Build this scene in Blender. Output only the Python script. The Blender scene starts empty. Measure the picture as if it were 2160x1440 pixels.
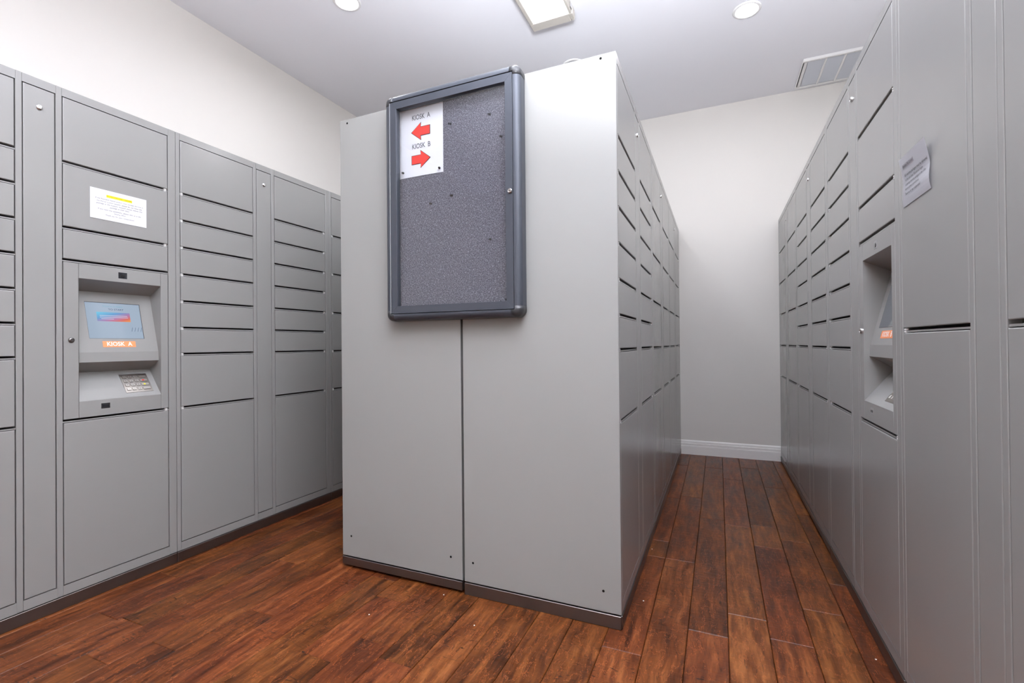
import bpy, bmesh, math, random
from mathutils import Matrix, Vector

S = bpy.context.scene
COL = S.collection
PI = math.pi

# ------------------------------------------------------------------ camera
CAM = (0.31466, -1.61659, 0.97413)
YAW, PITCH, ROLL, FPX = -0.41245, 0.00573, -0.00912, 994.67
cam_data = bpy.data.cameras.new('camera')
cam_data.sensor_fit = 'HORIZONTAL'
cam_data.sensor_width = 36.0
cam_data.lens = FPX / 2160.0 * 36.0
cam_data.clip_start = 0.02
cam = bpy.data.objects.new('camera', cam_data)
COL.objects.link(cam)
_f = Vector((math.sin(YAW)*math.cos(PITCH), math.cos(YAW)*math.cos(PITCH), math.sin(PITCH)))
_r = Vector((math.cos(YAW), -math.sin(YAW), 0))
_u = _r.cross(_f)
_r2 = _r*math.cos(ROLL) + _u*math.sin(ROLL)
_u2 = _u*math.cos(ROLL) - _r*math.sin(ROLL)
_m = Matrix.Identity(4)
for _i in range(3):
    _m[_i][0], _m[_i][1], _m[_i][2], _m[_i][3] = _r2[_i], _u2[_i], -_f[_i], CAM[_i]
cam.matrix_world = _m
S.camera = cam

# ------------------------------------------------------------------ world, light levels, exposure
world = bpy.data.worlds.new('world')
S.world = world
world.use_nodes = True
world.node_tree.nodes['Background'].inputs[0].default_value = (0.8, 0.85, 1.0, 1)
world.node_tree.nodes['Background'].inputs[1].default_value = 0.0
E_FIXTURE = 8.0        # linear ceiling fixtures
E_DOWN = 125.0           # recessed downlights
E_SCREEN = 0.55
# two unseen fill lamps added to brighten the room off the ceiling: one aimed up and inwards, one straight up
for _n, _loc, _tilt, _size, _energy, _spread in (('bounce_fill', (0.10, -1.10, 1.90), -0.80, 0.5, 18.5, 110), ('bounce_fill', (0.42, -1.50, 1.60), 0.0, 0.5, 165.0, 142)):
    _l = bpy.data.lights.new(_n, 'AREA')
    _l.energy = _energy
    _l.color = (0.92, 0.955, 1.03)
    _l.shape = 'DISK'; _l.size = _size; _l.spread = math.radians(_spread)
    _o = bpy.data.objects.new(_n, _l)
    COL.objects.link(_o)
    _o.location = _loc
    _o.rotation_euler = (PI + _tilt, 0, 0)
S.view_settings.view_transform = 'Standard'
S.view_settings.look = 'None'
S.view_settings.gamma = 1.0
S.view_settings.use_curve_mapping = False
S.view_settings.exposure = 0.60
try:
    S.cycles.max_bounces = 12
    S.cycles.diffuse_bounces = 8
    S.cycles.sample_clamp_indirect = 6.0
    S.cycles.caustics_reflective = False
    S.cycles.caustics_refractive = False
except Exception:
    pass

# ------------------------------------------------------------------ room measures (metres)
XW_L, XW_R, Y_BACK, Y_FRONT, Z_C = -2.600, 1.410, 2.786, -4.10, 3.000
X_LEFT = -1.9407      # front plane of the row along the left wall
X_RIGHT = 0.7722      # front plane of the row along the right wall
X_ISL_R, X_ISL_L = 0.0037, -1.2207
UNIT_W = 0.9255
UNIT_D = 0.608

# ------------------------------------------------------------------ materials
def lin(r, g, b):
    f = lambda c: (c/255/12.92) if c/255 <= 0.04045 else ((c/255+0.055)/1.055)**2.4
    return (f(r), f(g), f(b), 1)

def mat(name, color, rough=0.5, metal=0.0, spec=0.5, emit=None, estr=0.0):
    m = bpy.data.materials.new(name)
    m.use_nodes = True
    b = m.node_tree.nodes['Principled BSDF']
    b.inputs['Base Color'].default_value = color if len(color) == 4 else (*color, 1)
    b.inputs['Roughness'].default_value = rough
    b.inputs['Metallic'].default_value = metal
    b.inputs['Specular IOR Level'].default_value = spec
    if emit is not None:
        b.inputs['Emission Color'].default_value = (*emit, 1)
        b.inputs['Emission Strength'].default_value = estr
    return m

class NT:
    def __init__(self, m):
        self.nt = m.node_tree
        self.b = self.nt.nodes['Principled BSDF']
    def n(self, t, **kw):
        x = self.nt.nodes.new(t)
        for k, v in kw.items():
            if k.startswith('i_'):
                x.inputs[int(k[2:]) if k[2:].isdigit() else k[2:].replace('_', ' ')].default_value = v
            else:
                setattr(x, k, v)
        return x
    def l(self, a, b):
        self.nt.links.new(a, b)

def ramp(node, stops):
    cr = node.color_ramp
    while len(cr.elements) > 1:
        cr.elements.remove(cr.elements[-1])
    cr.elements[0].position = stops[0][0]
    cr.elements[0].color = stops[0][1]
    for p, c in stops[1:]:
        e = cr.elements.new(p)
        e.color = c

def painted(name, color, rough, bump_scale=650.0, bump=0.022, var=0.03, spec=0.5):
    """painted surface: faint tone variation and a fine orange-peel relief"""
    m = mat(name, color, rough, spec=spec)
    t = NT(m)
    tc = t.n('ShaderNodeTexCoord')
    n1 = t.n('ShaderNodeTexNoise', i_Scale=bump_scale, i_Detail=2.0)
    t.l(tc.outputs['Object'], n1.inputs['Vector'])
    bp = t.n('ShaderNodeBump', i_Strength=bump, i_Distance=0.001)
    t.l(n1.outputs['Fac'], bp.inputs['Height'])
    t.l(bp.outputs['Normal'], t.b.inputs['Normal'])
    n2 = t.n('ShaderNodeTexNoise', i_Scale=2.3, i_Detail=3.0)
    t.l(tc.outputs['Object'], n2.inputs['Vector'])
    hs = t.n('ShaderNodeHueSaturation')
    hs.inputs['Color'].default_value = color
    mr = t.n('ShaderNodeMapRange')
    mr.inputs['To Min'].default_value = 1-var
    mr.inputs['To Max'].default_value = 1+var
    t.l(n2.outputs['Fac'], mr.inputs['Value'])
    t.l(mr.outputs['Result'], hs.inputs['Value'])
    t.l(hs.outputs['Color'], t.b.inputs['Base Color'])
    mr2 = t.n('ShaderNodeMapRange')
    mr2.inputs['To Min'].default_value = rough*0.88
    mr2.inputs['To Max'].default_value = rough*1.12
    t.l(n2.outputs['Fac'], mr2.inputs['Value'])
    t.l(mr2.outputs['Result'], t.b.inputs['Roughness'])
    return m

M = {}
M['paint'] = painted('locker_paint', (0.248, 0.245, 0.237, 1), 0.215, spec=0.5)
M['end'] = painted('locker_paint_lit', (0.272, 0.273, 0.262, 1), 0.42, spec=0.4)  # same locker paint, lightened: the front light is put into the colour
M['wall'] = painted('wall_paint', (0.745, 0.722, 0.685, 1), 0.75, 300, 0.10, 0.015, spec=0.25)
M['ceil'] = painted('ceiling_paint', (0.83, 0.828, 0.87, 1), 0.8, 250, 0.08, 0.01, spec=0.2)
M['trim'] = painted('trim_paint', (0.92, 0.91, 0.89, 1), 0.30, 200, 0.02, 0.01)
M['fixture'] = painted('fixture_enamel', (0.54, 0.505, 0.455, 1), 0.45, 200, 0.02, 0.01)
M['white'] = mat('white_plastic', (0.82, 0.81, 0.80), 0.4)
M['lens'] = mat('lit_diffuser', (0.9, 0.9, 0.9), 0.5, emit=(0.94, 0.97, 1.03), estr=E_FIXTURE)
M['bulb'] = mat('lit_lamp_glass', (0.9, 0.9, 0.9), 0.5, emit=(0.97, 0.97, 1.0), estr=E_DOWN)
M['chrome'] = mat('chrome', (0.80, 0.79, 0.78), 0.16, metal=1.0)
M['lock_dark'] = mat('dark_lock_metal', (0.16, 0.155, 0.15), 0.3, metal=0.9)  # darker grey metal for one kiosk lock
M['hinge'] = mat('zinc_hinge', (0.80, 0.79, 0.78), 0.35, metal=0.4)
M['slot'] = mat('dark_slot', (0.006, 0.006, 0.006), 0.9, spec=0.05)  # near-black colour standing in for the shade inside holes and slits
M['rubber'] = mat('black_rubber', (0.02, 0.02, 0.02), 0.7)
M['black'] = mat('black_plastic', (0.010, 0.010, 0.011), 0.28)
M['paper'] = mat('white_paper', (0.70, 0.70, 0.735), 0.7, spec=0.2)
M['ink'] = mat('printed_ink', (0.10, 0.10, 0.11), 0.7, spec=0.1)
M['ink_black'] = mat('black_ink', (0.02, 0.02, 0.022), 0.7, spec=0.1)
M['yellow'] = mat('yellow_highlighter', (0.88, 0.76, 0.04), 0.7, spec=0.1)
M['greymark'] = mat('grey_highlighter', (0.36, 0.35, 0.38), 0.7, spec=0.1)
M['red'] = mat('red_print', (0.82, 0.035, 0.025), 0.6, spec=0.2)
M['orange'] = mat('orange_label', (0.80, 0.26, 0.10), 0.45)
M['label_white'] = mat('white_lettering', (0.88, 0.87, 0.86), 0.5)
M['brand'] = mat('orange_lettering', (0.45, 0.10, 0.02), 0.5)
M['pin'] = mat('black_pin_plastic', (0.012, 0.012, 0.014), 0.2)
M['subfloor'] = mat('dark_subfloor', (0.015, 0.008, 0.005), 0.9)
M['frame'] = mat('slate_anodised_aluminium', (0.060, 0.067, 0.083), 0.36, metal=0.35)
M['cap'] = mat('dark_corner_plastic', (0.030, 0.031, 0.034), 0.34)
M['silver_strip'] = mat('bright_hinge_strip', (0.55, 0.58, 0.62), 0.3, metal=0.9)
M['keypad'] = mat('keypad_steel', (0.42, 0.39, 0.36), 0.32, metal=1.0)
M['key'] = mat('key_steel', (0.62, 0.59, 0.55), 0.28, metal=1.0)
M['slat'] = mat('vent_slat_enamel', (0.62, 0.645, 0.70), 0.5)
M['crumb'] = mat('white_crumb', (0.85, 0.80, 0.74), 0.7)
M['camglass'] = mat('camera_window', (0.02, 0.02, 0.024), 0.06)
M['camgrey'] = mat('grey_window', (0.28, 0.28, 0.28), 0.25)

def make_kick():
    m = mat('brushed_steel_kick', (0.185, 0.160, 0.148), 0.26, metal=0.95)
    t = NT(m)
    tc = t.n('ShaderNodeTexCoord')
    mp = t.n('ShaderNodeMapping')
    mp.inputs['Scale'].default_value = (3, 3, 220)
    n = t.n('ShaderNodeTexNoise', i_Scale=6.0, i_Detail=4.0)
    t.l(tc.outputs['Object'], mp.inputs['Vector'])
    t.l(mp.outputs['Vector'], n.inputs['Vector'])
    r = t.n('ShaderNodeMapRange')
    r.inputs['To Min'].default_value = 0.28
    r.inputs['To Max'].default_value = 0.5
    t.l(n.outputs['Fac'], r.inputs['Value'])
    t.l(r.outputs['Result'], t.b.inputs['Roughness'])
    return m
M['kick'] = make_kick()

def make_fabric():
    m = mat('tweed_fabric', (0.2, 0.2, 0.22), 0.9, spec=0.1)
    t = NT(m)
    tc = t.n('ShaderNodeTexCoord')
    a = t.n('ShaderNodeMapping'); a.inputs['Scale'].default_value = (470, 470, 170)
    b = t.n('ShaderNodeMapping'); b.inputs['Scale'].default_value = (170, 470, 470)
    na = t.n('ShaderNodeTexNoise', i_Scale=1.0, i_Detail=3.0, i_Roughness=0.7)
    nb = t.n('ShaderNodeTexNoise', i_Scale=1.0, i_Detail=3.0, i_Roughness=0.7)
    t.l(tc.outputs['Object'], a.inputs['Vector']); t.l(tc.outputs['Object'], b.inputs['Vector'])
    t.l(a.outputs['Vector'], na.inputs['Vector']); t.l(b.outputs['Vector'], nb.inputs['Vector'])
    ad = t.n('ShaderNodeMath', operation='ADD')
    t.l(na.outputs['Fac'], ad.inputs[0]); t.l(nb.outputs['Fac'], ad.inputs[1])
    hf = t.n('ShaderNodeMath', operation='MULTIPLY'); hf.inputs[1].default_value = 0.5
    t.l(ad.outputs[0], hf.inputs[0])
    r = t.n('ShaderNodeValToRGB')
    ramp(r, [(0.34, (0.012, 0.012, 0.018, 1)), (0.46, (0.075, 0.073, 0.090, 1)), (0.54, (0.135, 0.130, 0.155, 1)), (0.66, (0.46, 0.45, 0.49, 1))])
    t.l(hf.outputs[0], r.inputs['Fac'])
    t.l(r.outputs['Color'], t.b.inputs['Base Color'])
    bp = t.n('ShaderNodeBump', i_Strength=0.4, i_Distance=0.001)
    t.l(hf.outputs[0], bp.inputs['Height']); t.l(bp.outputs['Normal'], t.b.inputs['Normal'])
    return m
M['fabric'] = make_fabric()

def make_glass():
    m = bpy.data.materials.new('thin_glass')
    m.use_nodes = True
    nt = m.node_tree
    nt.nodes.remove(nt.nodes['Principled BSDF'])
    out = nt.nodes['Material Output']
    tr = nt.nodes.new('ShaderNodeBsdfTransparent'); tr.inputs[0].default_value = (0.97, 0.98, 0.985, 1)
    gl = nt.nodes.new('ShaderNodeBsdfGlossy'); gl.inputs['Roughness'].default_value = 0.015
    fr = nt.nodes.new('ShaderNodeFresnel')
    ge = nt.nodes.new('ShaderNodeNewGeometry')      # the pane is seen from both sides: same index either way
    mr = nt.nodes.new('ShaderNodeMapRange')
    mr.inputs['To Min'].default_value = 1.45; mr.inputs['To Max'].default_value = 1/1.45
    nt.links.new(ge.outputs['Backfacing'], mr.inputs['Value']); nt.links.new(mr.outputs['Result'], fr.inputs['IOR'])
    mx = nt.nodes.new('ShaderNodeMixShader')
    nt.links.new(fr.outputs[0], mx.inputs[0]); nt.links.new(tr.outputs[0], mx.inputs[1]); nt.links.new(gl.outputs[0], mx.inputs[2])
    nt.links.new(mx.outputs[0], out.inputs['Surface'])
    return m
M['glass'] = make_glass()

def make_screen():
    m = mat('lit_display', (0.02, 0.02, 0.025), 0.05, emit=(0.40, 0.50, 0.62), estr=E_SCREEN)
    return m
M['screen'] = make_screen()
M['screen_dim'] = mat('dim_display', (0.03, 0.03, 0.035), 0.08, emit=(0.40, 0.45, 0.52), estr=0.10)  # dimmer copy: the display's fading at a grazing view is set in its glow

def make_banner():
    m = mat('display_banner', (0.02, 0.02, 0.02), 0.1, emit=(0, 0, 0), estr=0.5)
    t = NT(m)
    tc = t.n('ShaderNodeTexCoord')
    sp = t.n('ShaderNodeSeparateXYZ')
    t.l(tc.outputs['Generated'], sp.inputs[0])
    a = t.n('ShaderNodeMath', operation='MULTIPLY'); a.inputs[1].default_value = 0.55
    t.l(sp.outputs['X'], a.inputs[0])
    b = t.n('ShaderNodeMath', operation='MULTIPLY'); b.inputs[1].default_value = -0.55
    t.l(sp.outputs['Z'], b.inputs[0])
    c = t.n('ShaderNodeMath', operation='ADD'); t.l(a.outputs[0], c.inputs[0]); t.l(b.outputs[0], c.inputs[1])
    d = t.n('ShaderNodeMath', operation='ADD'); d.inputs[1].default_value = 0.5; t.l(c.outputs[0], d.inputs[0])
    r = t.n('ShaderNodeValToRGB')
    ramp(r, [(0.0, (0.12, 0.48, 0.68, 1)), (0.35, (0.10, 0.28, 0.55, 1)), (0.62, (0.38, 0.16, 0.34, 1)), (0.85, (0.62, 0.13, 0.09, 1)), (1.0, (0.75, 0.25, 0.05, 1))])
    t.l(d.outputs[0], r.inputs['Fac'])
    t.l(r.outputs['Color'], t.b.inputs['Emission Color'])
    t.b.inputs['Emission Strength'].default_value = 0.7
    return m
M['banner'] = make_banner()
M['display_ink'] = mat('display_dark_marks', (0.03, 0.05, 0.10), 0.2)
M['display_teal'] = mat('display_teal_marks', (0.02, 0.04, 0.06), 0.2, emit=(0.18, 0.40, 0.50), estr=0.6)
M['display_white'] = mat('display_white_marks', (0.1, 0.1, 0.1), 0.2, emit=(0.45, 0.48, 0.58), estr=0.65)

def make_wood():
    m = mat('hand_scraped_hardwood', (0.2, 0.07, 0.03), 0.3, spec=0.24)
    t = NT(m)
    tc = t.n('ShaderNodeTexCoord')
    oi = t.n('ShaderNodeObjectInfo')
    rv = t.n('ShaderNodeVectorMath', operation='SCALE'); rv.inputs[0].default_value = (37.0, 91.0, 13.0)
    t.l(oi.outputs['Random'], rv.inputs['Scale'])
    ad = t.n('ShaderNodeVectorMath', operation='ADD')
    t.l(tc.outputs['Object'], ad.inputs[0]); t.l(rv.outputs[0], ad.inputs[1])
    # warp
    wn = t.n('ShaderNodeTexNoise', i_Scale=5.0, i_Detail=2.0)
    t.l(ad.outputs[0], wn.inputs['Vector'])
    ws = t.n('ShaderNodeVectorMath', operation='SCALE'); ws.inputs['Scale'].default_value = 0.035
    t.l(wn.outputs['Color'], ws.inputs[0])
    w = t.n('ShaderNodeVectorMath', operation='ADD')
    t.l(ad.outputs[0], w.inputs[0]); t.l(ws.outputs[0], w.inputs[1])
    # grain along the plank
    mp = t.n('ShaderNodeMapping'); mp.inputs['Scale'].default_value = (44, 5.0, 1)
    t.l(w.outputs[0], mp.inputs['Vector'])
    g = t.n('ShaderNodeTexNoise', i_Scale=1.0, i_Detail=7.0, i_Roughness=0.62)
    t.l(mp.outputs['Vector'], g.inputs['Vector'])
    # broad tone patches
    mp2 = t.n('ShaderNodeMapping'); mp2.inputs['Scale'].default_value = (11, 4.6, 1)
    t.l(w.outputs[0], mp2.inputs['Vector'])
    p = t.n('ShaderNodeTexNoise', i_Scale=1.0, i_Detail=3.0, i_Roughness=0.55)
    t.l(mp2.outputs['Vector'], p.inputs['Vector'])
    mx = t.n('ShaderNodeMath', operation='MULTIPLY'); mx.inputs[1].default_value = 0.66
    t.l(g.outputs['Fac'], mx.inputs[0])
    mx2 = t.n('ShaderNodeMath', operation='MULTIPLY_ADD'); mx2.inputs[1].default_value = 0.34
    t.l(p.outputs['Fac'], mx2.inputs[0]); t.l(mx.outputs[0], mx2.inputs[2])
    # per plank shift
    ps = t.n('ShaderNodeMapRange'); ps.inputs['To Min'].default_value = -0.050; ps.inputs['To Max'].default_value = 0.055
    t.l(oi.outputs['Random'], ps.inputs['Value'])
    sm = t.n('ShaderNodeMath', operation='ADD')
    t.l(mx2.outputs[0], sm.inputs[0]); t.l(ps.outputs['Result'], sm.inputs[1])
    r = t.n('ShaderNodeValToRGB')
    ramp(r, [(0.30, lin(38, 16, 8)), (0.42, lin(68, 31, 15)), (0.50, lin(91, 44, 21)), (0.57, lin(107, 55, 27)), (0.68, lin(136, 78, 43))])
    t.l(sm.outputs[0], r.inputs['Fac'])
    # per plank hue
    wn2 = t.n('ShaderNodeTexWhiteNoise', noise_dimensions='1D')
    t.l(oi.outputs['Random'], wn2.inputs['W'])
    hs = t.n('ShaderNodeHueSaturation')
    hr = t.n('ShaderNodeMapRange'); hr.inputs['To Min'].default_value = 0.500; hr.inputs['To Max'].default_value = 0.512
    t.l(wn2.outputs['Value'], hr.inputs['Value'])
    t.l(hr.outputs['Result'], hs.inputs['Hue'])
    t.l(r.outputs['Color'], hs.inputs['Color'])
    # dark mineral streaks and knots
    mp3 = t.n('ShaderNodeMapping'); mp3.inputs['Scale'].default_value = (26, 5.5, 1)
    t.l(w.outputs[0], mp3.inputs['Vector'])
    k = t.n('ShaderNodeTexNoise', i_Scale=0.9, i_Detail=5.0, i_Roughness=0.7)
    t.l(mp3.outputs['Vector'], k.inputs['Vector'])
    kr = t.n('ShaderNodeMapRange', clamp=True); kr.inputs['From Min'].default_value = 0.625; kr.inputs['From Max'].default_value = 0.73
    t.l(k.outputs['Fac'], kr.inputs['Value'])
    # fine dark pores
    mp4 = t.n('ShaderNodeMapping'); mp4.inputs['Scale'].default_value = (150, 22, 1)
    t.l(w.outputs[0], mp4.inputs['Vector'])
    f = t.n('ShaderNodeTexNoise', i_Scale=1.0, i_Detail=3.0)
    t.l(mp4.outputs['Vector'], f.inputs['Vector'])
    fr = t.n('ShaderNodeMapRange', clamp=True); fr.inputs['From Min'].default_value = 0.60; fr.inputs['From Max'].default_value = 0.80
    fr.inputs['To Max'].default_value = 0.80
    t.l(f.outputs['Fac'], fr.inputs['Value'])
    # short dark cross-grain ticks left by the scraping, in scattered areas
    mp7 = t.n('ShaderNodeMapping'); mp7.inputs['Scale'].default_value = (38, 150, 1)
    t.l(w.outputs[0], mp7.inputs['Vector'])
    c7 = t.n('ShaderNodeTexNoise', i_Scale=1.0, i_Detail=2.0)
    t.l(mp7.outputs['Vector'], c7.inputs['Vector'])
    c7r = t.n('ShaderNodeMapRange', clamp=True); c7r.inputs['From Min'].default_value = 0.60; c7r.inputs['From Max'].default_value = 0.72
    t.l(c7.outputs['Fac'], c7r.inputs['Value'])
    a7 = t.n('ShaderNodeTexNoise', i_Scale=4.0, i_Detail=1.0)
    t.l(ad.outputs[0], a7.inputs['Vector'])
    a7r = t.n('ShaderNodeMapRange', clamp=True); a7r.inputs['From Min'].default_value = 0.50; a7r.inputs['From Max'].default_value = 0.62
    t.l(a7.outputs['Fac'], a7r.inputs['Value'])
    t7 = t.n('ShaderNodeMath', operation='MULTIPLY')
    t.l(c7r.outputs['Result'], t7.inputs[0]); t.l(a7r.outputs['Result'], t7.inputs[1])
    km0 = t.n('ShaderNodeMath', operation='MAXIMUM')
    t.l(kr.outputs['Result'], km0.inputs[0]); t.l(fr.outputs['Result'], km0.inputs[1])
    km = t.n('ShaderNodeMath', operation='MAXIMUM')
    t.l(km0.outputs[0], km.inputs[0]); t.l(t7.outputs[0], km.inputs[1])
    # pale wandering figure lines
    v = t.n('ShaderNodeTexNoise', i_Scale=1.0, i_Detail=4.0, i_Roughness=0.6)
    mp5 = t.n('ShaderNodeMapping'); mp5.inputs['Scale'].default_value = (34, 11, 1)
    t.l(w.outputs[0], mp5.inputs['Vector']); t.l(mp5.outputs['Vector'], v.inputs['Vector'])
    vd = t.n('ShaderNodeMath', operation='SUBTRACT'); vd.inputs[1].default_value = 0.52
    t.l(v.outputs['Fac'], vd.inputs[0])
    va = t.n('ShaderNodeMath', operation='ABSOLUTE'); t.l(vd.outputs[0], va.inputs[0])
    vr = t.n('ShaderNodeMapRange', clamp=True); vr.inputs['From Min'].default_value = 0.0; vr.inputs['From Max'].default_value = 0.012
    vr.inputs['To Min'].default_value = 0.5; vr.inputs['To Max'].default_value = 0.0
    t.l(va.outputs[0], vr.inputs['Value'])
    m1 = t.n('ShaderNodeMix', data_type='RGBA'); m1.inputs[7].default_value = lin(172, 98, 54)
    t.l(vr.outputs['Result'], m1.inputs[0]); t.l(hs.outputs['Color'], m1.inputs[6])
    m2 = t.n('ShaderNodeMix', data_type='RGBA'); m2.inputs[7].default_value = lin(30, 16, 12)
    t.l(km.outputs[0], m2.inputs[0]); t.l(m1.outputs[2], m2.inputs[6])
    t.l(m2.outputs[2], t.b.inputs['Base Color'])
    # relief: cross-grain chatter of the hand scraping plus grain
    mp6 = t.n('ShaderNodeMapping'); mp6.inputs['Scale'].default_value = (14, 62, 1)
    t.l(w.outputs[0], mp6.inputs['Vector'])
    c = t.n('ShaderNodeTexNoise', i_Scale=1.0, i_Detail=2.0)
    t.l(mp6.outputs['Vector'], c.inputs['Vector'])
    cm = t.n('ShaderNodeMath', operation='MULTIPLY_ADD'); cm.inputs[1].default_value = 0.5
    t.l(g.outputs['Fac'], cm.inputs[0]); t.l(c.outputs['Fac'], cm.inputs[2])
    bp = t.n('ShaderNodeBump', i_Strength=0.32, i_Distance=0.003)
    t.l(cm.outputs[0], bp.inputs['Height']); t.l(bp.outputs['Normal'], t.b.inputs['Normal'])
    rr = t.n('ShaderNodeMapRange'); rr.inputs['To Min'].default_value = 0.24; rr.inputs['To Max'].default_value = 0.50
    t.l(p.outputs['Fac'], rr.inputs['Value']); t.l(rr.outputs['Result'], t.b.inputs['Roughness'])
    return m
M['wood'] = make_wood()

# ------------------------------------------------------------------ mesh helpers
def add_box(bm, x0, x1, y0, y1, z0, z1, bev=0.0, segs=1):
    vs = [bm.verts.new(p) for p in ((x0, y0, z0), (x1, y0, z0), (x1, y1, z0), (x0, y1, z0), (x0, y0, z1), (x1, y0, z1), (x1, y1, z1), (x0, y1, z1))]
    fs = [bm.faces.new([vs[i] for i in f]) for f in ((0, 3, 2, 1), (4, 5, 6, 7), (0, 1, 5, 4), (1, 2, 6, 5), (2, 3, 7, 6), (3, 0, 4, 7))]
    if bev > 0:
        es = list({e for f in fs for e in f.edges})
        bmesh.ops.bevel(bm, geom=es, offset=bev, segments=segs, affect='EDGES', profile=0.5)

def boxes(*bs, bev=0.0):
    bm = bmesh.new()
    for b in bs:
        add_box(bm, *b, bev=bev)
    return bm

def mesh_of(bm, name, m, smooth=False):
    bmesh.ops.recalc_face_normals(bm, faces=bm.faces)
    me = bpy.data.meshes.new(name)
    bm.to_mesh(me)
    bm.free()
    if m is not None:
        me.materials.append(m)
    if smooth:
        for p in me.polygons:
            p.use_smooth = True
    return me

def place(name, me, parent=None, loc=(0, 0, 0), rot=None):
    o = bpy.data.objects.new(name, me)
    COL.objects.link(o)
    o.location = loc
    if rot is not None:
        o.rotation_euler = rot
    if parent is not None:
        o.parent = parent
    return o

def obj(name, bm, m, parent=None, loc=(0, 0, 0), smooth=False):
    return place(name, mesh_of(bm, name, m, smooth), parent, loc)

def tag(o, label, cat, group=None):
    o['label'] = label
    o['category'] = cat
    if group:
        o['group'] = group
    return o

def thing(name, label, cat, loc=(0, 0, 0), rotz=0.0, group=None):
    o = bpy.data.objects.new(name, None)
    o.empty_display_size = 0.05
    COL.objects.link(o)
    o.location = loc
    o.rotation_euler = (0, 0, rotz)
    return tag(o, label, cat, group)

def struct(name, bm, m, parent=None):
    o = obj(name, bm, m, parent)
    if parent is None:
        o['kind'] = 'structure'
    return o

def add_lathe(bm, prof, n=24, mtx=None):
    """profile [(radius, height)] turned about the local z axis"""
    rings = []
    for r, z in prof:
        if r < 1e-6:
            rings.append([bm.verts.new((0, 0, z))])
        else:
            rings.append([bm.verts.new((r*math.cos(2*PI*i/n), r*math.sin(2*PI*i/n), z)) for i in range(n)])
    for a, b in zip(rings, rings[1:]):
        if len(a) == 1 and len(b) == 1:
            continue
        for i in range(n):
            j = (i+1) % n
            if len(a) == 1:
                bm.faces.new((a[0], b[j], b[i]))
            elif len(b) == 1:
                bm.faces.new((a[i], a[j], b[0]))
            else:
                bm.faces.new((a[i], a[j], b[j], b[i]))
    if mtx is not None:
        vs = [v for r in rings for v in r]
        bmesh.ops.transform(bm, matrix=mtx, verts=vs)

FRONT = Matrix(((1, 0, 0, 0), (0, 0, -1, 0), (0, 1, 0, 0), (0, 0, 0, 1)))     # flat x,y -> x,z; normal towards -y
def front_at(x, y, z):
    return Matrix.Translation((x, y, z)) @ FRONT

def text_mesh(name, body, size, mtx, m, align='CENTER', width=None, extrude=0.0, spacing=1.0, line=1.0, bold=0.0):
    cu = bpy.data.curves.new(name, 'FONT')
    cu.body = body
    cu.size = size
    cu.align_x = align
    cu.align_y = 'CENTER'
    cu.space_character = spacing
    cu.space_line = line
    cu.resolution_u = 3
    cu.extrude = extrude
    cu.offset = bold
    t = bpy.data.objects.new(name, cu)
    COL.objects.link(t)
    dg = bpy.context.evaluated_depsgraph_get()
    me = bpy.data.meshes.new_from_object(t.evaluated_get(dg))
    bpy.data.objects.remove(t)
    bpy.data.curves.remove(cu)
    me.name = name
    if width:
        xs = [v.co.x for v in me.vertices]
        w = max(xs)-min(xs)
        if w > 0:
            me.transform(Matrix.Diagonal((width/w, 1, 1, 1)))
    me.transform(mtx)
    me.materials.clear()
    me.materials.append(m)
    return me

def quad(bm, pts):
    return bm.faces.new([bm.verts.new(p) for p in pts])

# ------------------------------------------------------------------ the setting
T = 0.1
floor = struct('floor', boxes((XW_L-T, XW_R+T, Y_FRONT-T, Y_BACK+T, -0.10, -0.012)), M['subfloor'])
struct('ceiling', boxes((XW_L-T, XW_R+T, Y_FRONT-T, Y_BACK+T, Z_C, Z_C+T)), M['ceil'])
struct('wall_left', boxes((XW_L-T, XW_L, Y_FRONT-T, Y_BACK+T, -0.012, Z_C)), M['wall'])
struct('wall_right', boxes((XW_R, XW_R+T, Y_FRONT-T, Y_BACK+T, -0.012, Z_C)), M['wall'])
struct('wall_back', boxes((XW_L, XW_R, Y_BACK, Y_BACK+T, -0.012, Z_C)), M['wall'])
struct('wall_front', boxes((XW_L, XW_R, Y_FRONT-T, Y_FRONT, -0.012, Z_C)), M['wall'])

def baseboard(x0, x1):
    prof = [(0.000, 0.0), (0.014, 0.0), (0.014, 0.070), (0.013, 0.076), (0.0105, 0.0775), (0.0105, 0.0795), (0.012, 0.081), (0.012, 0.096),
            (0.0095, 0.0985), (0.0075, 0.0995), (0.0075, 0.1015), (0.009, 0.103), (0.008, 0.114), (0.004, 0.121), (0.000, 0.1225)]
    bm = bmesh.new()
    a = [bm.verts.new((x0, Y_BACK-d, z)) for d, z in prof]
    b = [bm.verts.new((x1, Y_BACK-d, z)) for d, z in prof]
    n = len(prof)
    for i in range(n):
        j = (i+1) % n
        bm.faces.new((a[i], a[j], b[j], b[i]))
    bm.faces.new(a); bm.faces.new(b[::-1])
    return bm
struct('baseboard_back', baseboard(X_ISL_R+0.001, X_RIGHT-0.001), M['trim'])
struct('trim_1', baseboard(XW_L, X_ISL_L-0.001), M['trim'])

# floor planks, each one a piece
random.seed(11)
PL_W, PL_X0 = 0.1252, 0.0845
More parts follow.
